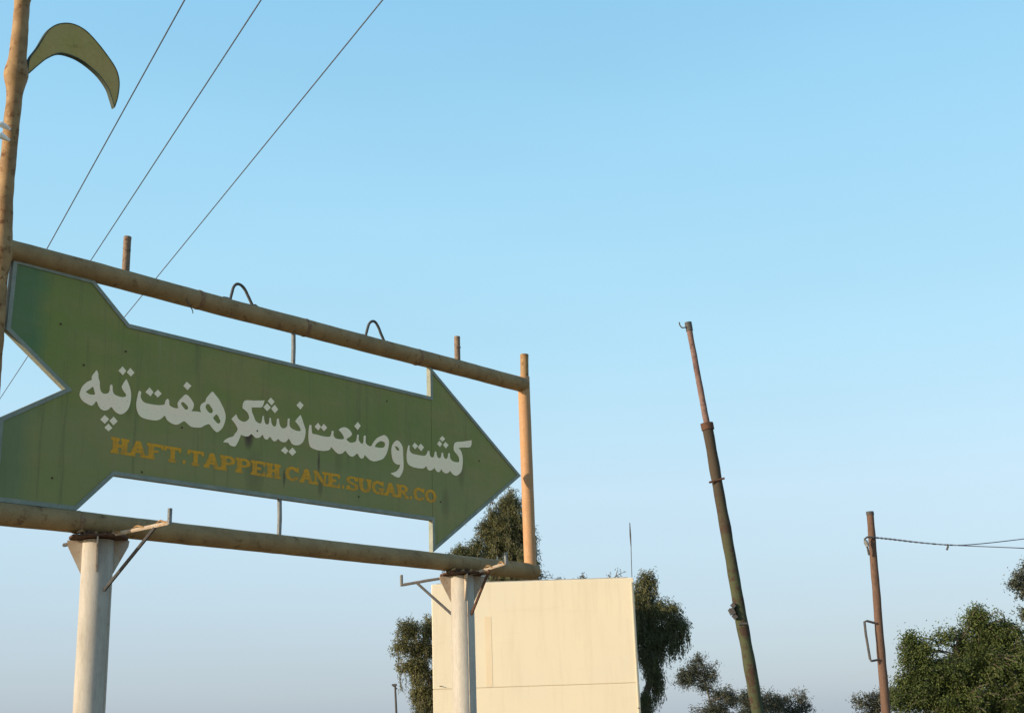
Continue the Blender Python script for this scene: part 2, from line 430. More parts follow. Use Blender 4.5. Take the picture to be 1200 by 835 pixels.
# ------------------------------------------------------------------ the arrow sign
WORDS = {
  'tappeh': [[0.702,4.165,0.716,4.144,0.721,4.109,0.732,4.084,0.735,4.052,0.743,4.023,0.761,4.005,0.787,4.006,0.806,4.016,0.815,4.036,0.816,4.069,0.827,4.082,0.836,4.073,0.840,4.037,0.853,4.015,0.884,4.006,0.924,4.004,0.947,4.014,0.950,4.029,0.929,4.050,0.912,4.077,0.924,4.110,0.946,4.144,0.963,4.117,0.980,4.084,0.991,4.043,0.991,3.988,0.979,3.937,0.957,3.903,0.925,3.879,0.898,3.877,0.867,3.890,0.842,3.913,0.832,3.916,0.817,3.898,0.788,3.883,0.758,3.886,0.734,3.907,0.719,3.935,0.710,3.937,0.698,3.917,0.679,3.901,0.653,3.905,0.614,3.919,0.588,3.943,0.580,3.965,0.589,4.005,0.606,4.037,0.636,4.067,0.667,4.087,0.667,4.111,0.684,4.138],[0.627,3.993,0.659,4.020,0.680,4.039,0.691,4.020,0.701,3.985,0.678,3.979,0.648,3.981]],
  'haft': [[1.062,4.076,1.075,4.066,1.071,4.037,1.083,4.012,1.104,3.997,1.157,3.993,1.213,3.995,1.259,4.003,1.279,4.014,1.285,4.040,1.302,4.059,1.316,4.048,1.320,4.015,1.341,4.003,1.370,3.998,1.399,4.002,1.391,4.033,1.400,4.056,1.431,4.093,1.463,4.119,1.496,4.103,1.521,4.080,1.537,4.054,1.531,4.022,1.516,3.997,1.565,4.005,1.606,4.004,1.596,4.026,1.597,4.055,1.614,4.077,1.640,4.094,1.646,4.118,1.671,4.151,1.702,4.183,1.728,4.165,1.764,4.135,1.796,4.092,1.821,4.051,1.833,4.007,1.826,3.961,1.804,3.912,1.762,3.874,1.735,3.881,1.704,3.905,1.680,3.924,1.643,3.909,1.607,3.887,1.555,3.879,1.518,3.880,1.488,3.895,1.458,3.912,1.439,3.903,1.404,3.879,1.376,3.873,1.339,3.880,1.306,3.897,1.287,3.925,1.277,3.922,1.253,3.897,1.212,3.879,1.156,3.875,1.101,3.879,1.065,3.897,1.045,3.932,1.038,3.973,1.042,4.011,1.052,4.068],[1.425,4.050,1.443,4.056,1.470,4.040,1.487,4.022,1.480,4.006,1.464,4.002,1.441,4.018,1.425,4.035],[1.650,4.073,1.674,4.079,1.694,4.060,1.712,4.038,1.705,4.017,1.681,4.013,1.661,4.026,1.644,4.050],[1.745,4.011,1.762,4.002,1.777,3.979,1.786,3.957,1.763,3.942,1.740,3.956,1.718,3.976,1.727,3.993]],
  'neyshekar': [[2.011,4.165,2.103,4.181,2.207,4.200,2.185,4.144,2.137,4.131,2.080,4.122,2.085,4.086,2.102,4.056,2.119,4.025,2.148,4.007,2.177,4.011,2.186,4.036,2.191,4.071,2.202,4.073,2.208,4.040,2.221,4.012,2.246,4.012,2.258,4.034,2.261,4.066,2.273,4.068,2.280,4.031,2.296,4.007,2.321,4.007,2.332,4.032,2.337,4.071,2.354,4.074,2.361,4.037,2.375,4.012,2.396,4.002,2.429,4.014,2.444,4.036,2.446,4.089,2.466,4.092,2.464,4.043,2.481,4.019,2.516,4.007,2.559,4.004,2.584,4.011,2.575,4.033,2.549,4.060,2.523,4.080,2.544,4.107,2.578,4.142,2.595,4.115,2.613,4.073,2.633,4.029,2.630,3.974,2.609,3.923,2.571,3.892,2.527,3.883,2.492,3.891,2.466,3.922,2.454,3.924,2.437,3.901,2.408,3.889,2.375,3.894,2.349,3.908,2.329,3.889,2.304,3.884,2.279,3.905,2.267,3.913,2.241,3.887,2.212,3.893,2.200,3.912,2.191,3.918,2.168,3.894,2.128,3.884,2.099,3.901,2.083,3.908,2.055,3.886,2.020,3.881,1.988,3.887,1.980,3.880,1.969,3.852,1.951,3.817,1.928,3.787,1.882,3.790,1.862,3.806,1.818,3.803,1.830,3.822,1.876,3.851,1.906,3.862,1.929,3.891,1.951,3.927,1.927,3.962,1.888,3.998,1.932,4.043,1.952,4.012,1.980,3.997,2.016,3.996,2.044,4.013,2.059,4.036,2.042,4.072,2.009,4.093,1.991,4.104]],
  'sanat': [[2.675,4.071,2.696,4.074,2.699,4.036,2.708,4.006,2.748,4.005,2.810,4.001,2.872,4.003,2.899,4.011,2.912,4.033,2.917,4.060,2.939,4.061,2.935,4.030,2.949,4.008,2.981,4.002,3.026,4.005,3.054,4.013,3.049,4.033,3.026,4.058,2.994,4.081,3.017,4.100,3.062,4.114,3.104,4.106,3.134,4.084,3.143,4.061,3.109,4.033,3.081,4.017,3.095,4.001,3.128,3.992,3.170,4.001,3.193,4.019,3.205,4.072,3.223,4.071,3.221,4.030,3.240,4.008,3.259,4.000,3.276,4.017,3.280,4.072,3.304,4.076,3.300,4.024,3.317,4.002,3.364,3.994,3.389,4.030,3.437,4.077,3.486,4.103,3.525,4.115,3.561,4.099,3.578,4.065,3.570,4.013,3.545,3.951,3.506,3.905,3.446,3.879,3.398,3.867,3.350,3.873,3.312,3.894,3.288,3.909,3.274,3.879,3.241,3.873,3.213,3.902,3.199,3.907,3.176,3.888,3.147,3.873,3.110,3.882,3.082,3.903,3.068,3.913,3.041,3.890,3.000,3.876,2.963,3.887,2.927,3.914,2.909,3.922,2.896,3.898,2.847,3.881,2.785,3.875,2.723,3.880,2.682,3.896,2.666,3.949,2.665,4.010],[3.408,3.995,3.427,4.025,3.476,4.055,3.515,4.053,3.531,4.036,3.516,4.007,3.466,3.995]],
  'va': [[3.673,4.091,3.713,4.079,3.745,4.038,3.749,3.972,3.753,3.900,3.747,3.834,3.702,3.767,3.655,3.766,3.594,3.789,3.660,3.812,3.700,3.849,3.711,3.880,3.671,3.877,3.631,3.897,3.612,3.939,3.606,3.996,3.623,4.049],[3.648,4.033,3.673,4.036,3.702,4.017,3.694,3.998,3.667,4.007]],
  'kesht': [[3.817,4.067,3.833,4.066,3.830,4.026,3.858,4.001,3.933,3.997,4.015,4.000,4.044,4.019,4.063,4.052,4.083,4.051,4.086,4.016,4.109,3.998,4.139,4.010,4.152,4.056,4.170,4.057,4.179,4.020,4.205,4.004,4.231,4.019,4.242,4.060,4.260,4.061,4.265,4.028,4.289,4.010,4.316,4.022,4.330,4.068,4.349,4.067,4.353,4.023,4.387,4.001,4.436,3.998,4.471,4.008,4.468,4.047,4.438,4.077,4.402,4.107,4.420,4.178,4.529,4.205,4.649,4.234,4.633,4.169,4.527,4.149,4.465,4.135,4.501,4.112,4.521,4.054,4.518,3.985,4.498,3.920,4.451,3.880,4.414,3.871,4.371,3.887,4.347,3.909,4.322,3.885,4.286,3.876,4.250,3.888,4.232,3.909,4.208,3.879,4.172,3.878,4.143,3.910,4.119,3.888,4.083,3.875,4.054,3.884,4.037,3.913,4.007,3.886,3.931,3.877,3.862,3.880,3.809,3.899,3.792,3.947,3.798,4.013]],
}
DOTS = {
  'tappeh': [[0.909,4.231,0.941,4.205,0.916,4.166,0.878,4.193],[0.973,4.232,1.011,4.203,0.982,4.169,0.947,4.194],[0.787,3.851,0.823,3.827,0.791,3.787,0.753,3.813],[0.859,3.851,0.893,3.821,0.860,3.787,0.827,3.815],[0.820,3.794,0.853,3.767,0.823,3.738,0.790,3.760]],
  'haft': [[1.143,4.116,1.178,4.087,1.155,4.051,1.109,4.075],[1.215,4.113,1.249,4.087,1.217,4.053,1.183,4.077],[1.465,4.218,1.509,4.194,1.474,4.154,1.436,4.181]],
  'neyshekar': [[2.269,4.235,2.307,4.207,2.279,4.170,2.238,4.200],[2.233,4.182,2.271,4.153,2.235,4.116,2.196,4.143],[2.310,4.183,2.346,4.150,2.314,4.112,2.274,4.144],[2.570,4.254,2.610,4.228,2.577,4.186,2.534,4.215],[2.421,3.855,2.457,3.827,2.427,3.795,2.381,3.820],[2.500,3.861,2.539,3.828,2.499,3.791,2.458,3.821]],
  'sanat': [[2.766,4.106,2.800,4.077,2.769,4.042,2.730,4.068],[2.829,4.107,2.866,4.081,2.832,4.044,2.797,4.070],[3.211,4.183,3.244,4.155,3.210,4.112,3.170,4.140]],
  'kesht': [[3.894,4.102,3.937,4.079,3.899,4.043,3.865,4.069],[3.972,4.105,4.013,4.077,3.975,4.036,3.932,4.067],[4.252,4.217,4.290,4.195,4.253,4.163,4.216,4.184],[4.214,4.167,4.249,4.141,4.219,4.109,4.184,4.134],[4.293,4.168,4.334,4.144,4.298,4.107,4.260,4.134]],
}
LEAF = [0.018,6.346,0.076,6.468,0.142,6.625,0.214,6.710,0.321,6.762,0.434,6.758,0.541,6.699,0.652,6.609,0.721,6.533,0.750,6.440,0.744,6.314,0.722,6.224,0.692,6.295,0.657,6.364,0.579,6.436,0.472,6.486,0.369,6.506,0.250,6.489,0.157,6.412,0.086,6.324,0.017,6.228]


sign = empty('arrow_sign', (-3.41049489, 8.33075552, 0.0), math.atan2(0.76466932, 0.64442287))
tag(sign, 'big green arrow sign with white Persian lettering, framed by tan pipes on pale columns', 'sign')

RT, RB = 4.895, 3.075      # heights of the two rails
BOARD = [(0.018, 4.826), (0.635, 4.826), (0.945, 4.560), (4.104, 4.560), (4.104, 4.842), (5.345, 3.985), (4.104, 3.146),
         (4.104, 3.430), (0.890, 3.430), (0.609, 3.152), (0.005, 3.152), (0.005, 3.705), (0.467, 3.985), (0.005, 4.315)]

def inset(poly, d):
    n = len(poly); out = []
    area = sum(poly[i][0] * poly[(i + 1) % n][1] - poly[(i + 1) % n][0] * poly[i][1] for i in range(n))
    s = 1 if area > 0 else -1
    for i in range(n):
        p0, p1, p2 = Vector(poly[i - 1]), Vector(poly[i]), Vector(poly[(i + 1) % n])
        e1 = (p1 - p0).normalized(); e2 = (p2 - p1).normalized()
        n1 = Vector((-e1.y, e1.x)) * s; n2 = Vector((-e2.y, e2.x)) * s
        b_ = (n1 + n2); b_ = b_ / max(b_.dot(n1), 0.35)
        out.append(tuple(p1 + b_ * d))
    return out

def build_board():
    face = inset(BOARD, 0.012); us = 4.112                        # butt seam where the arrow head sheet begins
    left = [face[0], face[1], face[2], (us, face[3][1]), (us, face[7][1]), face[8], face[9], face[10], face[11], face[12], face[13]]
    right = [(us + 0.004, face[4][1]), face[5], (us + 0.004, face[6][1])]
    mb = MB(); mb.prism(left, -0.012, 0.012)
    board = mb.build('board', M['board'], sign, smooth=False)
    mb = MB(); mb.prism(right, -0.0125, 0.0115); mb.build('head_sheet', M['board'], board, smooth=False)
    # angle iron border: one mitred length per edge, face flange and outer return
    inner = inset(BOARD, 0.030); n = len(BOARD)
    for i in range(n):
        j = (i + 1) % n
        a, b_, c, d_ = BOARD[i], BOARD[j], inner[j], inner[i]
        t = MB(); t.prism([a, b_, c, d_], -0.019, -0.0135)
        ai, bi = inset(BOARD, 0.006)[i], inset(BOARD, 0.006)[j]
        t.prism([a, b_, bi, ai], -0.0130, 0.030)
        t.build('edge_trim', M['trim'], board, smooth=False)
    # paint lettering
    for key in ('tappeh', 'haft', 'neyshekar', 'sanat', 'va', 'kesht'):
        cs = [smooth_outline(pairs(c)) for c in WORDS[key]]
        for dd in DOTS.get(key, []):
            cs.append([Vector(p) for p in pairs(dd)])
        o = filled('painted_word', cs, M['letter'], board, 0.0009)
        o.location.y = -0.0140
    # slab lettering of the lower line, each glyph drawn on a fine grid
    word = 'HAFT.TAPPEH CANE.SUGAR.CO'
    widths = {'.': 0.38, ' ': 0.30}
    total = sum(widths.get(ch, 1.0) for ch in word)
    pitch = (4.166 - 0.850) / total
    x = 0.850; cache = {}
    for ch in word:
        w = widths.get(ch, 1.0) * pitch
        if ch != ' ':
            if ch not in cache:
                mb = MB(); NX, NY = 22, 22; gw = w * 1.0; gh = 0.116
                for r_ in range(NY):
                    c0 = None
                    for q in range(NX + 1):
                        on = q < NX and glyph(ch, (q + 0.5) / NX, (r_ + 0.5) / NY)
                        if on and c0 is None: c0 = q
                        if not on and c0 is not None:
                            x0, x1 = c0 / NX * gw, q / NX * gw; z0, z1 = r_ / NY * gh, (r_ + 1) / NY * gh
                            mb.add([(x0, 0, z0), (x1, 0, z0), (x1, 0, z1), (x0, 0, z1)], [(0, 1, 2, 3)]); c0 = None
                o = mb.build('painted_letter', M['orange'], board, smooth=False)
                cache[ch] = o
            else:
                o = cache[ch].copy(); scene.collection.objects.link(o); o.parent = board
            o.location = (x, -0.0132, 3.588)
        x += w
    for (u, v) in BOLTS:
        b_ = MB(); b_.tube([(u, -0.012, v), (u, -0.017, v)], 0.0075, 8)
        b_.build('bolt', M['rust'], board)

def glyph(ch, x, y):
    """is point x,y (0..1) inside the bold slab letter?"""
    S, H = 0.31, 0.20
    def rect(x0, x1, y0, y1): return x0 <= x <= x1 and y0 <= y <= y1
    def serif(cx, y0): return rect(cx - 0.22, cx + 0.22, y0, y0 + H)
    def ring(cx, cy, rx, ry, t=0.26, tv=0.2):
        o_ = ((x - cx) / rx) ** 2 + ((y - cy) / ry) ** 2 <= 1
        i_ = ((x - cx) / (rx - t)) ** 2 + ((y - cy) / (ry - tv)) ** 2 <= 1
        return o_ and not i_
    L, Rr = rect(0.08, 0.08 + S, 0, 1), rect(0.92 - S, 0.92, 0, 1)
    ls = rect(0, 0.44, 0, H) or rect(0, 0.44, 1 - H, 1)
    rs = rect(0.56, 1, 0, H) or rect(0.56, 1, 1 - H, 1)
    if ch == 'H': return L or Rr or ls or rs or rect(0.2, 0.8, 0.42, 0.58)
    if ch == 'A':
        k = y * 0.36
        legs = (abs(x - (0.16 + k)) < 0.14 or abs(x - (0.84 - k)) < 0.14)
        return legs or rect(0, 0.36, 0, H) or rect(0.64, 1, 0, H) or rect(0.25, 0.75, 0.28, 0.42)
    if ch == 'F': return L or rect(0, 0.46, 0, H) or rect(0, 0.96, 1 - H, 1) or rect(0.82, 0.96, 0.66, 1) or rect(0.2, 0.66, 0.44, 0.60)
    if ch == 'E': return L or rect(0, 0.96, 0, H) or rect(0, 0.96, 1 - H, 1) or rect(0.82, 0.96, 0.68, 1) or rect(0.82, 0.96, 0, 0.32) or rect(0.2, 0.66, 0.43, 0.57)
    if ch == 'T': return rect(0.5 - S / 2, 0.5 + S / 2, 0, 1) or rect(0.27, 0.73, 0, H) or rect(0.02, 0.98, 1 - H, 1) or rect(0.02, 0.15, 0.66, 1) or rect(0.85, 0.98, 0.66, 1)
    if ch == 'P': return L or rect(0, 0.46, 0, H) or rect(0, 0.3, 1 - H, 1) or (ring(0.55, 0.70, 0.43, 0.30, 0.26, 0.15) and x > 0.3)
    if ch == 'R': return L or rect(0, 0.42, 0, H) or rect(0, 0.3, 1 - H, 1) or (ring(0.53, 0.72, 0.41, 0.28, 0.26, 0.14) and x > 0.3) or (y < 0.5 and abs(x - (0.9 - y * 0.7)) < 0.14) or rect(0.7, 1, 0, H)
    if ch == 'N': return rect(0.08, 0.24, 0, 1) or rect(0.76, 0.92, 0, 1) or rect(0, 0.36, 0, H) or rect(0.62, 1, 1 - H, 1) or rect(0, 0.2, 1 - H, 1) or abs(x - (0.88 - y * 0.74)) < 0.15
    if ch == 'C': return (ring(0.5, 0.5, 0.48, 0.5) and not (x > 0.62 and 0.33 < y < 0.67)) or rect(0.80, 0.94, 0.62, 0.98)
    if ch == 'G': return (ring(0.5, 0.5, 0.48, 0.5) and not (x > 0.62 and 0.46 < y < 0.68)) or rect(0.80, 0.94, 0.64, 0.98) or rect(0.55, 1, 0.36, 0.50) or rect(0.68, 0.94, 0, 0.42)
    if ch == 'O': return ring(0.5, 0.5, 0.49, 0.5)
    if ch == 'S':
        top = ring(0.5, 0.73, 0.44, 0.28, 0.24, 0.14) and not (x > 0.5 and y < 0.70)
        bot = ring(0.5, 0.28, 0.46, 0.29, 0.26, 0.15) and not (x < 0.5 and y > 0.32)
        return top or bot or rect(0.82, 0.94, 0.66, 0.98) or rect(0.05, 0.17, 0.02, 0.34)
    if ch == 'U': return (ring(0.5, 0.42, 0.44, 0.43) and y < 0.42) or (y >= 0.42 and (rect(0.06, 0.34, 0, 1) or rect(0.68, 0.94, 0, 1))) or rect(0, 0.42, 1 - H, 1) or rect(0.6, 1, 1 - H, 1)
    if ch == '.': return (x - 0.5) ** 2 * 0.35 + (y - 0.14) ** 2 < 0.018
    return False

BOLTS = [(1.113, 3.484), (1.439, 3.861), (0.600, 4.182), (0.929, 4.348), (3.222, 3.542), (4.216, 3.607), (4.746, 4.052), (2.140, 3.942), (0.402, 4.441), (0.416, 3.354), (3.555, 4.425)]
build_board()

def weld_bead(parent, u, z, r):
    w = MB(); pts = [(u - 0.022, 0, z), (u - 0.006, 0, z), (u + 0.004, 0, z), (u + 0.020, 0, z)]
    w.tube(pts, [r * 1.01, r + 0.003, r + 0.004, r * 1.01], 24, wob=0.045, wscale=34)
    w.build('weld_bead', M['bead'], parent)

def build_frame():
    # rails
    t = MB(); us = np.linspace(-0.06, 5.46, 60)
    t.tube([(u, 0, RT - 0.012 + u * 0.006 + 0.006 * noise.noise(Vector((u * 0.8, 0, 0)))) for u in us], 0.074, 20, wob=0.03, wscale=8)
    top = t.build('top_rail', M['rail'], sign)
    for u in (1.55, 2.62, 3.95):
        weld_bead(top, u, RT - 0.012 + u * 0.006, 0.074)
    t = MB(); us = np.linspace(-0.55, 5.52, 64)
    t.tube([(u, 0, RB + 0.004 * noise.noise(Vector((u * 0.8, 5, 0)))) for u in us], 0.076, 20, wob=0.03, wscale=8)
    low = t.build('bottom_rail', M['rail'], sign)
    weld_bead(low, 0.63, RB, 0.076)
    wv = MB(); wv.tube(smooth_open([(1.395, -0.07, 4.85), (1.415, -0.08, 4.80), (1.445, -0.08, 4.765), (1.45, -0.08, 4.74)]), 0.004, 5)
    wv.build('wire_end', M['iron'], sign)
    # right hand upright and its thinner tip
    p = MB(); p.tube(line((5.46, 0, RB - 0.02), (5.46, 0, RT + 0.105), 24), [0.059] * 24, 20, wob=0.02)
    post = p.build('upright_post', M['post'], sign)
    p = MB(); p.tube(line((5.475, 0, RT + 0.106), (5.485, 0, 5.235), 6), [0.041, 0.041, 0.041, 0.041, 0.041, 0.042], 16, wob=0.04)
    p.build('post_tip', M['mast'], post)
    # stub pipes above the top rail
    for (u, z1) in ((0.902, 5.232), (4.495, 5.215)):
        s = MB(); s.tube([(u, 0, RT + 0.03), (u, 0, z1 - 0.03), (u + 0.002, 0, z1)], [0.028, 0.028, 0.0285], 14, wob=0.03, wscale=20)
        st = s.build('stub_pipe', M['stub'], sign)
        h = MB(); h.tube([(u + 0.006, -0.026, z1 - 0.11), (u + 0.006, -0.031, z1 - 0.11)], 0.010, 8)
        h.build('bolt_hole', M['iron'], st)
    # bent lifting loops
    for pts in ([(1.852, 4.955), (1.868, 5.03), (1.885, 5.095), (1.915, 5.130), (1.955, 5.132), (1.995, 5.100), (2.030, 5.045), (2.062, 4.99), (2.075, 4.96)],
                [(3.312, 4.96), (3.335, 5.045), (3.355, 5.105), (3.388, 5.145), (3.430, 5.150), (3.470, 5.105), (3.500, 5.045), (3.535, 4.985), (3.552, 4.96)]):
        q = smooth_open(pts)
        l = MB(); l.tube([(p_[0], 0.0, 4.96 + (p_[1] - 4.96) * 0.88) for p_ in q], 0.012, 8, wob=0.1, wscale=30)
        lp = l.build('lifting_loop', M['iron'], sign)
        for k in (0, -1):
            f = MB(); a, b_ = q[k]; dx = -0.055 if k == 0 else 0.055
            f.tube([(a + dx * 1.2, 0, b_ + 0.008 - dx * 0.1), (a + dx * 0.5, 0, b_ + 0.014), (a, 0, b_ + 0.006)], [0.008, 0.011, 0.012], 8)
            f.build('loop_foot', M['rust'], lp)
    # hanger rods between the rails and the board
    for (u, z0, z1) in ((2.507, 4.556, 4.85), (2.391, 3.12, 3.434)):
        r = MB(); r.tube([(u, 0.004, z0), (u + 0.004, 0.004, (z0 + z1) / 2), (u, 0.004, z1)], 0.018, 8, wob=0.1, wscale=18)
        r.build('hanger_rod', M['rod'], sign)
    # columns with base plates, capital plate, fins and lamp arms
    for ci, uc in enumerate((0.803, 4.492)):
        c = MB(); c.tube(line((uc, 0, 0), (uc, 0, 2.965), 30), 0.105, 28, wob=0.012, wscale=5)
        col = c.build('column', M['column'], sign)
        b_ = MB(); b_.box((uc, 0, 0.012), (0.42, 0.42, 0.024)); b_.build('base_plate', M['gusset'], col, smooth=False, bevel=0.004)
        for sx in (-1, 1):
            for sy in (-1, 1):
                a_ = MB(); a_.tube([(uc + sx * 0.16, sy * 0.16, 0.02), (uc + sx * 0.16, sy * 0.16, 0.07)], 0.012, 6); a_.build('anchor_bolt', M['rust'], col)
        ca = R(-112 if ci else -60)
        sm = MB(); sm.tube([(uc + 0.1045 * math.cos(ca), 0.1045 * math.sin(ca), z) for z in np.linspace(0.03, 2.74, 40)], 0.0045, 6, wob=0.5, wscale=25)
        sm.build('seam', M['gusset'], col)
        # rough cap plate with a ragged edge
        n = 40; ring_ = []
        for k in range(n):
            a = 2 * math.pi * k / n
            q = max(abs(math.cos(a + R(34))), abs(math.sin(a + R(34)))) ** 0.4
            r_ = 0.195 / q * (1 + 0.10 * noise.noise(Vector((math.cos(a) * 3, math.sin(a) * 3, ci * 4))))
            ring_.append((uc + r_ * math.cos(a), r_ * math.sin(a), 0.012 * noise.noise(Vector((math.cos(a) * 4, math.sin(a) * 4, 9 + ci)))))
        pl = MB()
        pl.add([(x, y, 2.985 + dz) for x, y, dz in ring_] + [(x, y, 2.972 + dz) for x, y, dz in ring_],
               [tuple(range(n)), tuple(range(2 * n - 1, n - 1, -1))] + [(k, (k + 1) % n, (k + 1) % n + n, k + n) for k in range(n)])
        pl.build('cap_plate', M['rust'], col, smooth=False)
        for k in range(4):
            a = R(-124 + 90 * k); dx, dy = math.cos(a), math.sin(a); nx, ny = -dy * 0.005, dx * 0.005
            prof = [(0.100, 2.966), (0.205, 2.966), (0.200, 2.925), (0.107, 2.74), (0.100, 2.74)]
            vs = [(uc + dx * r_ + s * nx, dy * r_ + s * ny, z) for s in (-1, 1) for r_, z in prof]
            g = MB(); g.add(vs, [(0, 1, 2, 3, 4), (9, 8, 7, 6, 5)] + [(i, (i + 1) % 5, (i + 1) % 5 + 5, i + 5) for i in range(5)])
            g.build('fin', M['gusset'], col, smooth=False)
        # rusty weld lumps under the rail
        for k in range(7):
            w = MB(); u_ = uc - 0.17 + 0.055 * k + random.uniform(-0.01, 0.01)
            w.tube([(u_ - 0.03, -0.055, 2.995), (u_, -0.066 - random.random() * 0.012, 3.005 + random.random() * 0.012), (u_ + 0.03, -0.055, 2.998)], [0.006, 0.012 + random.random() * 0.006, 0.006], 7, wob=0.3, wscale=50)
            w.build('weld_lump', M['rust' if k % 2 else 'mast'], col)
        arms = []
        if ci == 0:
            arms = [((uc, -0.10, 2.985), (uc, -0.45, 2.985), (uc, -0.82, 2.985), 0.008, (uc, -0.105, 2.62), (uc, -0.66, 2.975)),
                    ((uc, 0.10, 2.985), (uc, 0.28, 2.99), (uc, 0.44, 2.985), 0.0, None, None)]
        else:
            arms = [((uc, -0.10, 2.975), (uc + 0.02, -0.30, 3.00), (uc + 0.03, -0.50, 3.03), 0.008, (uc, -0.105, 2.62), (uc, -0.33, 2.99)),
                    ((uc, 0.10, 2.975), (uc, 0.45, 2.97), (uc, 0.77, 2.96), 0.008, (uc, 0.105, 2.62), (uc, 0.56, 2.955))]
        for (a0, a1, a2, tip, s0, s1) in arms:
            m_ = MB(); pts = line(a0, a1, 6)[:-1] + line(a1, a2, 6)
            m_.tube(pts, 0.014, 6, wob=0.12, wscale=30)
            arm = m_.build('lamp_arm', M['iron' if a0[1] > 0 else 'gusset'], col)
            if tip:
                e = MB(); e.tube([(a2[0], a2[1], a2[2] - 0.01), (a2[0], a2[1], a2[2] + 0.095)], 0.015, 8, wob=0.08, wscale=30)
                e.build('arm_tip', M['rod'], arm)
            if s0:
                e = MB(); e.tube(line(s0, s1, 5), 0.0125, 6); e.build('arm_brace', M['iron' if ci == 0 or a0[1] > 0 else 'rust'], arm)
        # strand of old tie wire wrapped along the front arm
        tw = MB(); a0, a1, a2 = arms[0][:3]
        pts = [lerp(a0, a2, k / 24) + Vector((0.018 * math.cos(k * 0.7), 0, 0.014 + 0.012 * math.sin(k * 0.7) + 0.012 * noise.noise(Vector((k * 0.4, 0, ci))))) for k in range(25)]
        tw.tube(smooth_open(pts, 2), 0.0065, 6); tw.build('tie_wire', M['mast'], col)

def smooth_open(pts, n=4):
    P = [Vector(p) for p in pts]; P = [2 * P[0] - P[1]] + P + [2 * P[-1] - P[-2]]; out = []
    for i in range(1, len(P) - 2):
        for j in range(n):
            t = j / n
            out.append(0.5 * ((2 * P[i]) + (P[i + 1] - P[i - 1]) * t + (2 * P[i - 1] - 5 * P[i] + 4 * P[i + 1] - P[i + 2]) * t * t + (-P[i - 1] + 3 * P[i] - 3 * P[i + 1] + P[i + 2]) * t**3))
    out.append(P[-2]); return out
build_frame()

def build_mast():
    # cane shaped mast with swollen nodes
    zs = np.linspace(0.0, 8.2, 210); rad = []
    for z in zs:
        r = 0.054
        for zn in (2.2, 3.4, 4.85, 6.19, 6.93, 7.7):
            d = z - zn
            r += 0.026 * math.exp(-(d / 0.085) ** 2)
            r += 0.008 * math.exp(-((d - 0.13) / 0.16) ** 2)
        rad.append(r)
    m = MB(); m.tube([(-0.062 - 0.004 * max(0, z - 5) + 0.008 * math.sin(z * 2.1), 0, z) for z in zs], rad, 20, wob=0.10, wscale=11)
    mast = m.build('mast', M['mast'], sign)
    for zn in (4.83,):
        w = MB(); w.tube([(-0.064, 0, zn - 0.02), (-0.064, 0, zn), (-0.064, 0, zn + 0.018)], [0.056, 0.066, 0.058], 24, wob=0.16, wscale=26)
        w.build('weld_bead', M['rust'], mast)
    k = MB(); k.tube([(0.0, -0.02, 6.90), (0.022, -0.02, 6.93), (0.024, -0.02, 6.97), (0.0, -0.02, 7.0)], [0.008, 0.02, 0.018, 0.008], 8, wob=0.3, wscale=30)
    k.build('broken_stub', M['iron'], mast)
    # white fitting on the left of the mast
    for z in (5.74, 5.655):
        f = MB(); f.tube([(-0.20, -0.06, z), (-0.17, -0.06, z + 0.012), (-0.135, -0.06, z + 0.004), (-0.10, -0.05, z)], [0.016, 0.024, 0.018, 0.008], 8, wob=0.25, wscale=40)
        f.build('fitting', M['white'], mast)
    outline = smooth_outline(pairs(LEAF), 4)
    l = MB(); l.prism(outline, -0.016, 0.016)
    leaf = l.build('cane_leaf', M['leafpaint'], sign, smooth=False)
    r = MB(); n = len(outline)
    inn = inset(outline, 0.0035); out_ = inset(outline, -0.003)
    loops = [[(p[0], y, p[1]) for p in q] for q, y in ((inn, -0.0165), (inn, -0.019), (out_, -0.019), (out_, 0.019), (inn, 0.019), (inn, 0.0165))]
    vs = [p for lp in loops for p in lp]; fs = []
    for k in range(5):
        for i in range(n):
            j = (i + 1) % n
            fs.append((k * n + i, k * n + j, (k + 1) * n + j, (k + 1) * n + i))
    r.add(vs, fs); r.build('leaf_rim', M['trimdark'], leaf, smooth=False)
M['leafpaint'] = worn('leaf_paint', (0.36, 0.28, 0.085), (0.40, 0.28, 0.10), (0.10, 0.07, 0.03), 0.62, 0.75, scale=2.2, bmp=0.1)
M['trimdark'] = worn('dark_green_edge', (0.03, 0.05, 0.035), (0.05, 0.06, 0.04), (0.06, 0.04, 0.03), scale=8)
build_mast()

# ------------------------------------------------------------------ overhead wires
for (x12, lab) in ((-3.33, 'left one of three parallel overhead wires, crossing above the curved leaf'),
                   (-2.52, 'middle one of three parallel overhead wires crossing behind the sign'),
                   (-1.22, 'right one of three parallel overhead wires, reaching farthest across the sky')):
    w = MB(); pts = []
    for k in range(61):
        y = -30 + k * 3.0
        sag = 0.0007 * (y - 30) ** 2 * 0.12
        pts.append((1.405 * x12 - 0.562 * (y - 16.86), y, 12.0 + sag - 0.027))
    w.tube(pts, 0.0115, 6)
    tag(w.build('overhead_wire', M['wire']), lab, 'wire', 'overhead wires above the sign')

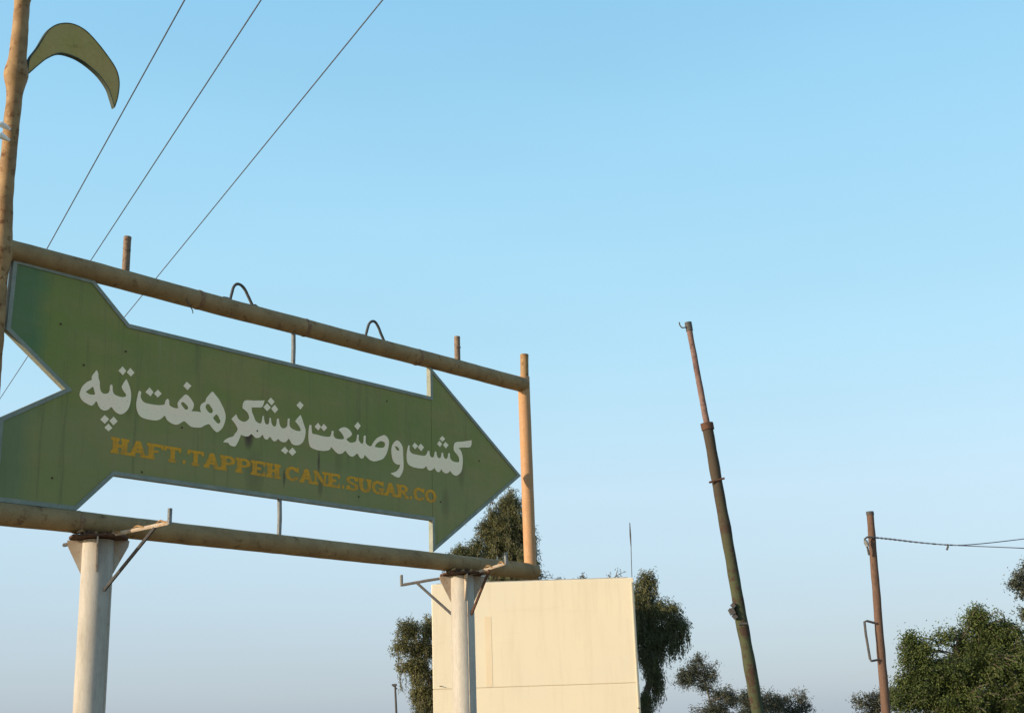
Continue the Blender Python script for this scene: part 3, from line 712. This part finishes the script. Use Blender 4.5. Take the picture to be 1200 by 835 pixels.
# ------------------------------------------------------------------ cream building
def build_building():
    b = empty('cream_building', (0.4, 40, 0))
    tag(b, 'flat-roofed cream plastered block standing behind the right column of the sign', 'building')
    x0, x1, D = -3.09, 3.07, 6.5
    w = MB(); w.box(((x0 + x1) / 2, D / 2, (2.925 + 6.03) / 2), (x1 - x0, D, 6.03 - 2.925)); w.build('upper_wall', M['plaster'], b, smooth=False, bevel=0.02)
    w = MB(); w.box(((x0 + x1) / 2, D / 2, 1.455), (x1 - x0, D, 2.91)); w.build('lower_wall', M['plaster'], b, smooth=False, bevel=0.008)
    w = MB(); w.box(((x0 + x1) / 2, D / 2, 2.92), (x1 - x0 - 0.05, D - 0.05, 0.06)); w.build('joint', M['joint'], b, smooth=False)
    w = MB(); w.box(((x0 + x1) / 2, D / 2, 6.045), (x1 - x0 - 0.3, D - 0.3, 0.05)); w.build('roof_slab', M['roof'], b, smooth=False)
    w = MB(); w.box((-1.40, -0.002, 3.98), (0.20, 0.0055, 2.06)); w.build('plaster_strip', M['plaster_strip'], b, smooth=False)
    w = MB(); w.box((2.0, -0.002, 4.05), (1.7, 0.006, 0.03)); w.build('plaster_ridge', M['plaster'], b, smooth=False)
    for (x, h, l) in ((-1.05, 0.26, 0), (-0.72, 0.16, 0.03), (-0.6, 0.14, -0.05), (0.14, 0.62, 0.01), (1.4, 0.15, 0.04), (1.58, 0.11, -0.03)):
        r = MB(); r.tube([(x, 0.6, 6.0), (x + l, 0.6, 6.0 + h)], 0.012, 5); r.build('rebar_stub', M['rust'], b)
    for (x, z0_, z1_) in ((2.99, 0.3, 5.9),):
        r = MB(); r.tube(line((x, -0.03, z0_), (x, -0.03, z1_), 6), 0.012, 6, wob=0.1); r.build('conduit', M['plaster'], b)
    for (x, z, s) in ((-2.88, 3.02, 0.05), (2.98, 2.2, 0.05)):
        r = MB(); r.tube([(x, 0.0, z), (x, -0.05, z), (x + 0.06, -0.07, z - 0.02)], 0.012, 6); r.build('hook', M['rust'], b)
build_building()
a = MB(); a.tube([(3.480, 40.600, 6.107), (3.491, 40.600, 6.527), (3.508, 40.600, 7.056)], 0.011, 6)
an = empty('roof_antenna', (3.479, 40.600, 6.093))
tag(an, 'thin bare antenna rod rising from the right corner of the cream building roof', 'antenna')
o = a.build('rod', M['iron']); o.parent = an; o.matrix_parent_inverse = Matrix.Translation(an.location).inverted()
a = MB(); a.tube([(3.508, 40.600, 7.056), (3.506, 40.600, 7.429), (3.511, 40.600, 7.803)], [0.014, 0.026, 0.012], 6)
o = a.build('antenna_tip', M['iron']); o.parent = an; o.matrix_parent_inverse = Matrix.Translation(an.location).inverted()

# ------------------------------------------------------------------ poles
def thing_parent(root):
    inv = Matrix.Translation(root.location).inverted()
    def put(mb, name, mat, parent=None):
        o = mb.build(name, mat)
        o.parent = parent or root
        if parent is None:
            o.matrix_parent_inverse = inv
        return o
    return put

def build_leaning_pole():
    base = Vector((3.985, 22, 0)); joint = Vector((3.336, 22.000, 6.621)); top = Vector((3.140, 22.000, 8.458))
    root = empty('leaning_pole', base)
    tag(root, 'tall leaning rusty pole with a thinner reddish top section and small hook', 'pole')
    put = thing_parent(root)
    m = MB(); m.tube(line(base, joint, 60), [0.108 - 0.016 * i / 59 for i in range(60)], 16, wob=0.14, wscale=3.0); put(m, 'lower_pole', M['wood_low'])
    dirv = (top - joint).normalized()
    m = MB(); m.tube(line(joint - dirv * 0.4, top, 40), [0.056 - 0.006 * i / 39 for i in range(40)], 12, wob=0.10, wscale=6); put(m, 'upper_pole', M['wood_top'])
    m = MB(); m.tube([joint - dirv * 0.10 , joint + dirv * 0.02], [0.112, 0.112], 16, wob=0.1, wscale=8); put(m, 'collar', M['rust'])
    m = MB(); m.tube([top - dirv * 0.14, top + dirv * 0.02], [0.062, 0.064], 12); put(m, 'top_band', M['iron'])
    hk = [(3.090, 21.950, 8.381), (3.044, 21.950, 8.366), (3.007, 21.950, 8.376), (2.980, 21.950, 8.424), (2.976, 21.950, 8.472)]
    m = MB(); m.tube(hk, 0.012, 6); put(m, 'hook', M['iron'])
    m = MB(); m.tube([(3.283, 21.900, 5.585), (3.550, 21.900, 5.650)], 0.020, 6); put(m, 'step_bolt', M['rust'])
    m = MB()
    for (x_, y_, s_) in ((3.525, 3.512, 0.09), (3.496, 3.416, 0.13), (3.539, 3.331, 0.1), (3.477, 3.444, 0.06)):
        c = Vector((x_, 21.9, y_))
        m.box(c, (s_ * 0.8, s_, s_ * 0.6), Matrix.Rotation(s_ * 9, 3, 'Y'))
    put(m, 'clamp', M['iron'])
    m = MB(); m.tube([(3.599, 21.900, 3.204), (3.741, 21.900, 3.213)], 0.022, 6); put(m, 'clamp_bolt', M['iron'])

build_leaning_pole()

def build_utility_pole():
    top = Vector((7.073, 26.000, 5.616)); base = Vector((6.905, 26, 0))
    root = empty('utility_pole', base)
    tag(root, 'red-brown wooden pole carrying a twisted cable, beside the dense green trees', 'pole')
    put = thing_parent(root)
    m = MB(); m.tube(line(base, top, 60), [0.098 - 0.028 * i / 59 for i in range(60)], 16, wob=0.10, wscale=4); put(m, 'pole_shaft', M['wood_red'])
    m = MB(); m.tube(line(top - Vector((0, 0, 0.05)), top + Vector((0, 0, 0.015)), 3), 0.079, 14, wob=0.1, wscale=9); put(m, 'pole_cap', M['iron'])
    m = MB(); m.tube([(6.902, 25.900, 3.434), (6.744, 25.850, 3.476), (6.692, 25.850, 3.461), (6.693, 25.850, 3.233), (6.724, 25.850, 2.762), (6.744, 25.850, 2.713), (6.891, 25.900, 2.735)], 0.024, 6, wob=0.1, wscale=20)
    put(m, 'bracket', M['iron'])
    m = MB(); m.tube([(7.063, 25.880, 5.102), (6.922, 25.860, 5.104), (6.877, 25.860, 5.072), (6.868, 25.860, 4.987), (6.909, 25.860, 4.901), (6.917, 25.860, 4.817), (6.932, 25.880, 4.751)], 0.022, 6, wob=0.2, wscale=20)
    put(m, 'cable_clamp', M['iron'])
    m = MB(); m.tube([(6.876, 25.840, 5.035), (6.914, 25.840, 4.915)], 0.04, 8); put(m, 'insulator', M['rod'])
build_utility_pole()

for name, lab, pts, ph in (
    ('service_cable', 'lower strand of the cable running right from the red-brown pole', [(7.023, 25.920, 5.109), (7.419, 25.900, 5.051), (7.919, 25.900, 4.974), (8.470, 25.800, 4.891), (8.936, 25.700, 4.837), (9.856, 25.500, 4.737), (11.409, 25.300, 4.575), (14.488, 25.000, 4.302)], 0.0),
    ('service_cable', 'upper strand of the cable, rising away towards the right edge', [(7.023, 25.920, 5.109), (7.419, 25.900, 5.051), (7.919, 25.900, 4.974), (8.503, 25.900, 4.904), (9.080, 26.100, 4.921), (10.308, 26.600, 5.062), (12.257, 27.000, 5.284), (16.460, 28.000, 5.812)], math.pi)):
    q = smooth_open(pts, 14)
    for i, p in enumerate(q):
        f = max(0.0, 1 - i / 56)
        p += Vector((0, 0.02 * math.cos(i * 1.1 + ph), 0.022 * math.sin(i * 1.1 + ph))) * 0.55 * (0.3 + 0.7 * f if i < 50 else 0)
    m = MB(); m.tube(q, [0.011 if i < 26 else 0.010 for i in range(len(q))], 6)
    tag(m.build(name, M['wire']), lab, 'cable', 'cables from the red-brown pole')
m = MB(); m.tube([(8.456, 25.750, 4.902), (8.466, 25.750, 4.851), (8.433, 25.750, 4.785)], 0.02, 6)
tag(m.build('cable_clip', M['iron']), 'small dark clip hanging from the cable right of the red-brown pole', 'clip')

def build_far_lamp():
    top = Vector((-5.728, 60.000, 3.840)); base = Vector((top.x + 0.14, 60, 0))
    root = empty('distant_post', base)
    tag(root, 'small distant dark post left of the drooping tree at the bottom edge', 'post')
    put = thing_parent(root)
    m = MB(); m.tube(line(base, top, 8), [0.065 - 0.003 * i for i in range(8)], 8); put(m, 'shaft', M['iron'])
    m = MB(); m.box(top + Vector((-0.02, 0, 0.0)), (0.20, 0.12, 0.10)); put(m, 'post_head', M['iron'])
    m = MB(); m.tube([top + Vector((-0.15, 0, 0.02)), top + Vector((0.1, 0, -0.18))], 0.03, 6); put(m, 'strut', M['iron'])
build_far_lamp()

# ------------------------------------------------------------------ trees
def make_leaves(centres, dirs, length, width, bend=0.15):
    """two-triangle pointed leaves as one array"""
    n = len(centres)
    d = dirs / np.linalg.norm(dirs, axis=1)[:, None]
    r = rng.normal(size=(n, 3)); s = np.cross(d, r); s /= np.linalg.norm(s, axis=1)[:, None]
    nn = np.cross(d, s)
    L = (length * rng.uniform(0.45, 1.5, n))[:, None]; W = (width * rng.uniform(0.7, 1.2, n))[:, None]
    a = centres - d * L * 0.5; c = centres + d * L * 0.5
    m1 = centres + s * W * 0.5 + nn * L * bend; m2 = centres - s * W * 0.5 + nn * L * bend
    vs = np.stack([a, m1, c, m2], 1).reshape(-1, 3)
    return vs

def leaf_object(name, vs, mat, parent):
    n = len(vs) // 4
    me = bpy.data.meshes.new(name)
    me.vertices.add(len(vs)); me.vertices.foreach_set('co', vs.astype(np.float32).ravel())
    me.loops.add(n * 6); me.polygons.add(n * 2)
    idx = np.arange(n)[:, None] * 4 + np.array([0, 1, 2, 0, 2, 3])
    me.loops.foreach_set('vertex_index', idx.ravel().astype(np.int32))
    me.polygons.foreach_set('loop_start', np.arange(0, n * 6, 3).astype(np.int32))
    me.update(calc_edges=True); me.validate()
    me.materials.append(mat)
    o = bpy.data.objects.new(name, me); scene.collection.objects.link(o)
    o.parent = parent
    return o

def tree(name, label, cat, base, blobs, leafmat, leaf=(0.12, 0.03), clump=0.16, per_clump=22, density=26, droop=0.6, trunk_r=0.2, fork=0.35, group=None, twig_r=0.008, spiky=0.0, shell=0.5, strands=0):
    """blobs: (x, y, z, rx, ry, rz) in world metres. limbs run from the trunk to each blob, twigs inside it, clumps of leaves on the twigs"""
    root = empty(name, base)
    tag(root, label, cat, group)
    B = Vector(base)
    blobs = [tuple(Vector(b[:3]) - B) + tuple(b[3:]) for b in blobs]
    top = max(b[2] for b in blobs)
    cx = sum(b[0] for b in blobs) / len(blobs); cy = sum(b[1] for b in blobs) / len(blobs)
    tr = MB()
    fk = Vector((cx * 0.5, cy * 0.5, top * fork))
    tip = Vector((cx, cy, top * 0.8))
    spine = smooth_open([Vector((0, 0, -0.15)), Vector((cx * 0.12, 0, top * fork * 0.5)), fk, (fk + tip) / 2 + Vector((0.1 * top * 0.3, 0, 0)), tip], 6)
    ns = len(spine)
    tr.tube(spine, [trunk_r * (1 - 0.75 * i / (ns - 1)) * (1.25 if i == 0 else 1) for i in range(ns)], 10, wob=0.15, wscale=2.5)
    trunk = tr.build('trunk', M['bark'], root)
    cents, dirs = [], []
    for b in blobs:
        C = Vector(b[:3]); rad = Vector(b[3:6])
        # limb
        s0 = min(spine, key=lambda p: (p - C).length + max(0, p.z - C.z) * 3 + (0 if p.z > 0.25 * top else 99))
        mid = (s0 + C) / 2 + Vector((rng.uniform(-.15, .15), rng.uniform(-.15, .15), 0.12 * (C - s0).length))
        lb = MB(); limb = smooth_open([s0, mid, C], 5)
        lr = max(0.02, trunk_r * 0.28 * min(1.0, max(rad) / 1.2))
        lb.tube(limb, [lr * (1 - 0.6 * i / (len(limb) - 1)) for i in range(len(limb))], 7, wob=0.15, wscale=4)
        vol = rad.x * rad.y * rad.z * 4.19
        ntw = max(8, int(density * vol ** 0.72))
        for k in range(ntw):
            d = Vector(rng.normal(size=3)); d.normalize()
            rr = rng.uniform(shell, 1.12) * (1 + spiky * rng.random()) * (1.35 if rng.random() < 0.12 else 1.0)
            E = C + Vector((d.x * rad.x, d.y * rad.y, d.z * rad.z)) * rr * (0.86 + 0.3 * noise.noise(C + d * 1.7))
            s = limb[int(rng.integers(len(limb) // 2, len(limb)))]
            m_ = (s + E) / 2 + Vector((0, 0, 0.10 * (E - s).length))
            path = smooth_open([s, m_, E], 3)
            lb.tube(path, [twig_r * 2.2, twig_r * 1.9, twig_r * 1.7, twig_r * 1.5, twig_r * 1.2, twig_r, twig_r * 0.7][:len(path)], 4, caps=False)
            n_ = int(per_clump * rng.uniform(0.6, 1.4))
            t_ = rng.random(n_)[:, None] ** 0.75
            A_, M2_, E_ = np.array(s), np.array(m_), np.array(E)
            base_ = (1 - t_) ** 2 * (A_ * 0.3 + M2_ * 0.7) + 2 * t_ * (1 - t_) * M2_ + t_ ** 2 * E_
            off = rng.normal(size=(n_, 3)) * clump * (1.05 - 0.75 * t_)
            if droop > 0:
                off[:, 2] -= np.abs(rng.normal(size=n_)) * clump * droop
            cents.append(base_ + off)
            out = E_ - M2_; out = out / (np.linalg.norm(out) + 1e-6)
            dd = rng.normal(size=(n_, 3)) * 0.6 + out * 0.8
            dd[:, 2] -= droop * 1.3
            dirs.append(dd)
        for k in range(int(strands * vol ** 0.66)):
            d = Vector(rng.normal(size=3)); d.normalize()
            S = C + Vector((d.x * rad.x, d.y * rad.y, -abs(d.z) * rad.z)) * rng.uniform(0.5, 1.0)
            L = rng.uniform(0.35, 0.95)
            E = S + Vector((rng.normal() * 0.06, rng.normal() * 0.06, -L))
            lb.tube([C.lerp(S, 0.6), S, E], [twig_r, twig_r, twig_r * 0.5], 3, caps=False)
            n_ = int(L * 60); t_ = rng.random(n_)[:, None]
            cents.append(np.array(S) * (1 - t_) + np.array(E) * t_ + rng.normal(size=(n_, 3)) * 0.045)
            dd = rng.normal(size=(n_, 3)) * 0.4; dd[:, 2] -= 1.2
            dirs.append(dd)
        lb.build('limb', M['bark'], root)
    cents = np.concatenate(cents); dirs = np.concatenate(dirs)
    leaf_object('crown', make_leaves(cents, dirs, *leaf), M[leafmat], root)
    return root

G = 'trees around the cream building'
tree('gum_tree', 'drooping gum tree showing at the left edge of the cream building', 'tree', (-2.55, 48.00, 0.0), [(-4.04, 48.00, 5.39, 0.64, 0.58, 0.47), (-4.36, 48.00, 4.73, 0.47, 0.42, 0.40), (-4.12, 48.00, 4.09, 0.44, 0.39, 0.37), (-3.62, 48.50, 4.65, 0.68, 0.61, 0.54), (-3.39, 48.80, 5.43, 0.41, 0.56, 0.62), (-3.75, 48.00, 3.87, 0.44, 0.55, 0.61), (-3.70, 48.00, 2.98, 0.54, 0.67, 0.74), (-2.87, 48.50, 3.41, 0.85, 1.23, 1.36), (-3.47, 48.00, 1.94, 0.61, 0.61, 0.67)], 'leaf_gum', leaf=(0.1, 0.026), clump=0.16, per_clump=58, density=50, droop=0.5, trunk_r=0.22, strands=14)
tree('gum_tree', 'tallest gum tree, its crown between the arrow tip and the cream building', 'tree', (-0.44, 50.00, 0.0), [(-2.28, 50.00, 8.15, 0.77, 0.70, 0.63), (-2.62, 50.00, 7.90, 0.35, 0.32, 0.32), (-1.69, 50.00, 8.52, 0.42, 0.38, 0.42), (-0.69, 50.00, 8.88, 0.98, 0.95, 1.05), (-1.34, 50.00, 9.17, 0.35, 0.44, 0.49), (-0.22, 50.00, 9.39, 0.84, 0.76, 0.70), (-0.26, 50.00, 10.13, 0.70, 0.76, 0.84), (-0.87, 50.00, 9.65, 0.49, 0.51, 0.56), (0.01, 50.00, 8.30, 0.63, 0.82, 0.91), (0.52, 50.00, 7.96, 0.32, 0.76, 0.84), (0.43, 50.00, 8.94, 0.35, 0.51, 0.56), (-0.28, 50.00, 7.33, 1.33, 1.20, 0.88), (-1.18, 50.50, 10.75, 0.28, 0.26, 0.28), (-1.24, 50.00, 8.18, 0.49, 0.44, 0.49)], 'leaf_gum', leaf=(0.1, 0.026), clump=0.16, per_clump=58, density=50, droop=0.5, trunk_r=0.22, strands=14)
tree('gum_tree', 'weeping gum tree hanging over the right edge of the cream building', 'tree', (3.63, 47.50, 0.0), [(4.58, 47.50, 6.86, 0.43, 0.39, 0.43), (4.38, 47.50, 6.13, 0.53, 0.60, 0.67), (4.85, 47.50, 5.75, 0.60, 0.54, 0.53), (5.46, 47.50, 5.61, 0.47, 0.42, 0.43), (5.73, 47.50, 5.12, 0.43, 0.42, 0.47), (5.10, 47.50, 4.84, 0.67, 0.60, 0.67), (4.58, 47.50, 4.41, 0.47, 0.84, 0.93), (4.76, 47.50, 3.42, 0.27, 0.54, 0.60), (4.32, 47.50, 2.56, 0.27, 0.66, 0.73), (4.02, 48.00, 5.58, 0.84, 1.21, 1.35)], 'leaf_gum', leaf=(0.1, 0.026), clump=0.16, per_clump=58, density=50, droop=0.8, trunk_r=0.22, strands=40)
tree('small_tree', 'sparse little grey-green tree left of the leaning pole', 'tree', (5.23, 38.00, 0.0), [(4.86, 38.00, 3.12, 0.53, 0.48, 0.37), (5.05, 38.00, 3.49, 0.24, 0.22, 0.21), (4.53, 38.00, 2.99, 0.32, 0.29, 0.27), (4.57, 38.00, 2.80, 0.37, 0.34, 0.24), (5.36, 38.00, 2.96, 0.35, 0.34, 0.37), (5.65, 38.00, 2.41, 0.43, 0.38, 0.32), (5.12, 38.00, 2.66, 0.32, 0.29, 0.27), (5.38, 38.00, 1.96, 0.80, 0.72, 0.43), (5.94, 38.00, 2.33, 0.32, 0.34, 0.37)], 'leaf_grey', leaf=(0.07, 0.018), clump=0.13, per_clump=60, density=62, droop=-0.1, trunk_r=0.07, spiky=0.45, twig_r=0.006, shell=0.25)
tree('bush', 'low feathery bush behind the foot of the leaning pole', 'bush', (6.72, 40.00, 0.0), [(6.55, 40.00, 2.31, 0.34, 0.35, 0.39), (7.07, 40.00, 2.22, 0.51, 0.45, 0.42), (7.44, 40.00, 2.14, 0.39, 0.35, 0.34), (6.76, 40.00, 2.43, 0.22, 0.23, 0.25), (6.83, 40.00, 1.81, 0.84, 0.76, 0.39)], 'leaf_grey', leaf=(0.07, 0.02), clump=0.15, per_clump=70, density=70, droop=0.0, trunk_r=0.06, spiky=0.3, twig_r=0.006, shell=0.3)
tree('bush', 'thin spiky bush between the leaning pole and the red-brown pole', 'bush', (8.18, 41.00, 0.0), [(7.87, 41.00, 2.19, 0.40, 0.36, 0.37), (8.42, 41.00, 2.27, 0.29, 0.36, 0.40), (8.09, 41.00, 2.03, 0.40, 0.36, 0.35), (8.63, 41.00, 2.07, 0.20, 0.23, 0.26), (8.17, 41.00, 1.78, 0.75, 0.67, 0.35)], 'leaf_grey', leaf=(0.07, 0.018), clump=0.13, per_clump=50, density=60, droop=-0.3, trunk_r=0.05, spiky=0.5, twig_r=0.006, shell=0.3)
tree('leafy_tree', 'large dense dark green tree filling the lower right corner', 'tree', (10.14, 30.00, 0.0), [(8.88, 30.00, 3.03, 0.44, 0.40, 0.38), (8.58, 30.00, 2.94, 0.21, 0.27, 0.29), (9.96, 30.00, 3.23, 0.29, 0.27, 0.29), (10.53, 30.00, 3.16, 0.42, 0.38, 0.38), (8.62, 30.00, 2.48, 0.38, 0.38, 0.42), (8.28, 30.00, 1.99, 0.29, 0.30, 0.34), (8.68, 30.00, 3.35, 0.17, 0.15, 0.17), (10.39, 30.00, 3.90, 0.15, 0.23, 0.25), (8.99, 30.00, 2.37, 0.51, 0.57, 0.63), (9.50, 30.00, 3.38, 0.27, 0.25, 0.19), (10.36, 30.00, 3.67, 0.42, 0.38, 0.34), (10.91, 30.00, 3.43, 0.42, 0.38, 0.38), (9.30, 30.00, 2.55, 0.80, 0.72, 0.51), (10.28, 30.00, 2.79, 0.88, 0.80, 0.72), (11.13, 30.00, 2.67, 0.63, 0.83, 0.93), (8.68, 30.00, 2.16, 0.55, 0.49, 0.46), (9.60, 30.00, 1.89, 1.01, 0.91, 0.59), (10.72, 30.00, 1.76, 0.84, 0.76, 0.72), (11.96, 30.00, 2.46, 1.05, 1.14, 1.26)], 'leaf_dark', leaf=(0.06, 0.028), clump=0.15, per_clump=100, density=78, droop=0.3, trunk_r=0.2, spiky=0.15)
tree('leafy_tree', 'taller tree behind the dense one, its clump of leaves cut by the right edge', 'tree', (13.20, 34.00, 0.0), [(12.91, 34.00, 5.08, 0.26, 0.24, 0.24), (12.75, 34.00, 4.91, 0.14, 0.13, 0.14), (12.99, 34.00, 4.73, 0.19, 0.26, 0.29), (13.40, 34.00, 5.27, 0.43, 0.39, 0.43), (12.97, 34.00, 4.08, 0.19, 0.34, 0.38), (13.84, 34.00, 4.49, 0.72, 0.86, 0.95)], 'leaf_grey', leaf=(0.07, 0.03), clump=0.14, per_clump=60, density=80, droop=0.1, trunk_r=0.16, spiky=0.1)
tree('bush', 'small leafy bush at the foot of the red-brown pole', 'bush', (8.71, 34.00, 0.0), [(8.52, 34.00, 2.03, 0.36, 0.32, 0.21), (8.96, 34.00, 2.10, 0.24, 0.21, 0.21), (8.85, 34.00, 1.89, 0.29, 0.26, 0.24), (8.64, 34.00, 1.59, 0.48, 0.43, 0.24), (9.29, 34.00, 2.19, 0.21, 0.30, 0.33)], 'leaf_grey', leaf=(0.07, 0.025), clump=0.13, per_clump=60, density=70, droop=0.0, trunk_r=0.06, spiky=0.2)
tree('small_tree', 'twiggy treetop just showing above the right half of the cream roof', 'tree', (2.66, 49.00, 0.0), [(3.61, 49.00, 7.12, 0.38, 0.34, 0.21), (2.27, 49.00, 7.10, 0.31, 0.28, 0.17), (1.47, 49.00, 7.00, 0.21, 0.19, 0.14), (2.87, 49.00, 6.33, 0.96, 0.87, 0.41)], 'leaf_grey', leaf=(0.1, 0.03), clump=0.1, per_clump=8, density=20, droop=0.0, trunk_r=0.1, spiky=0.5)
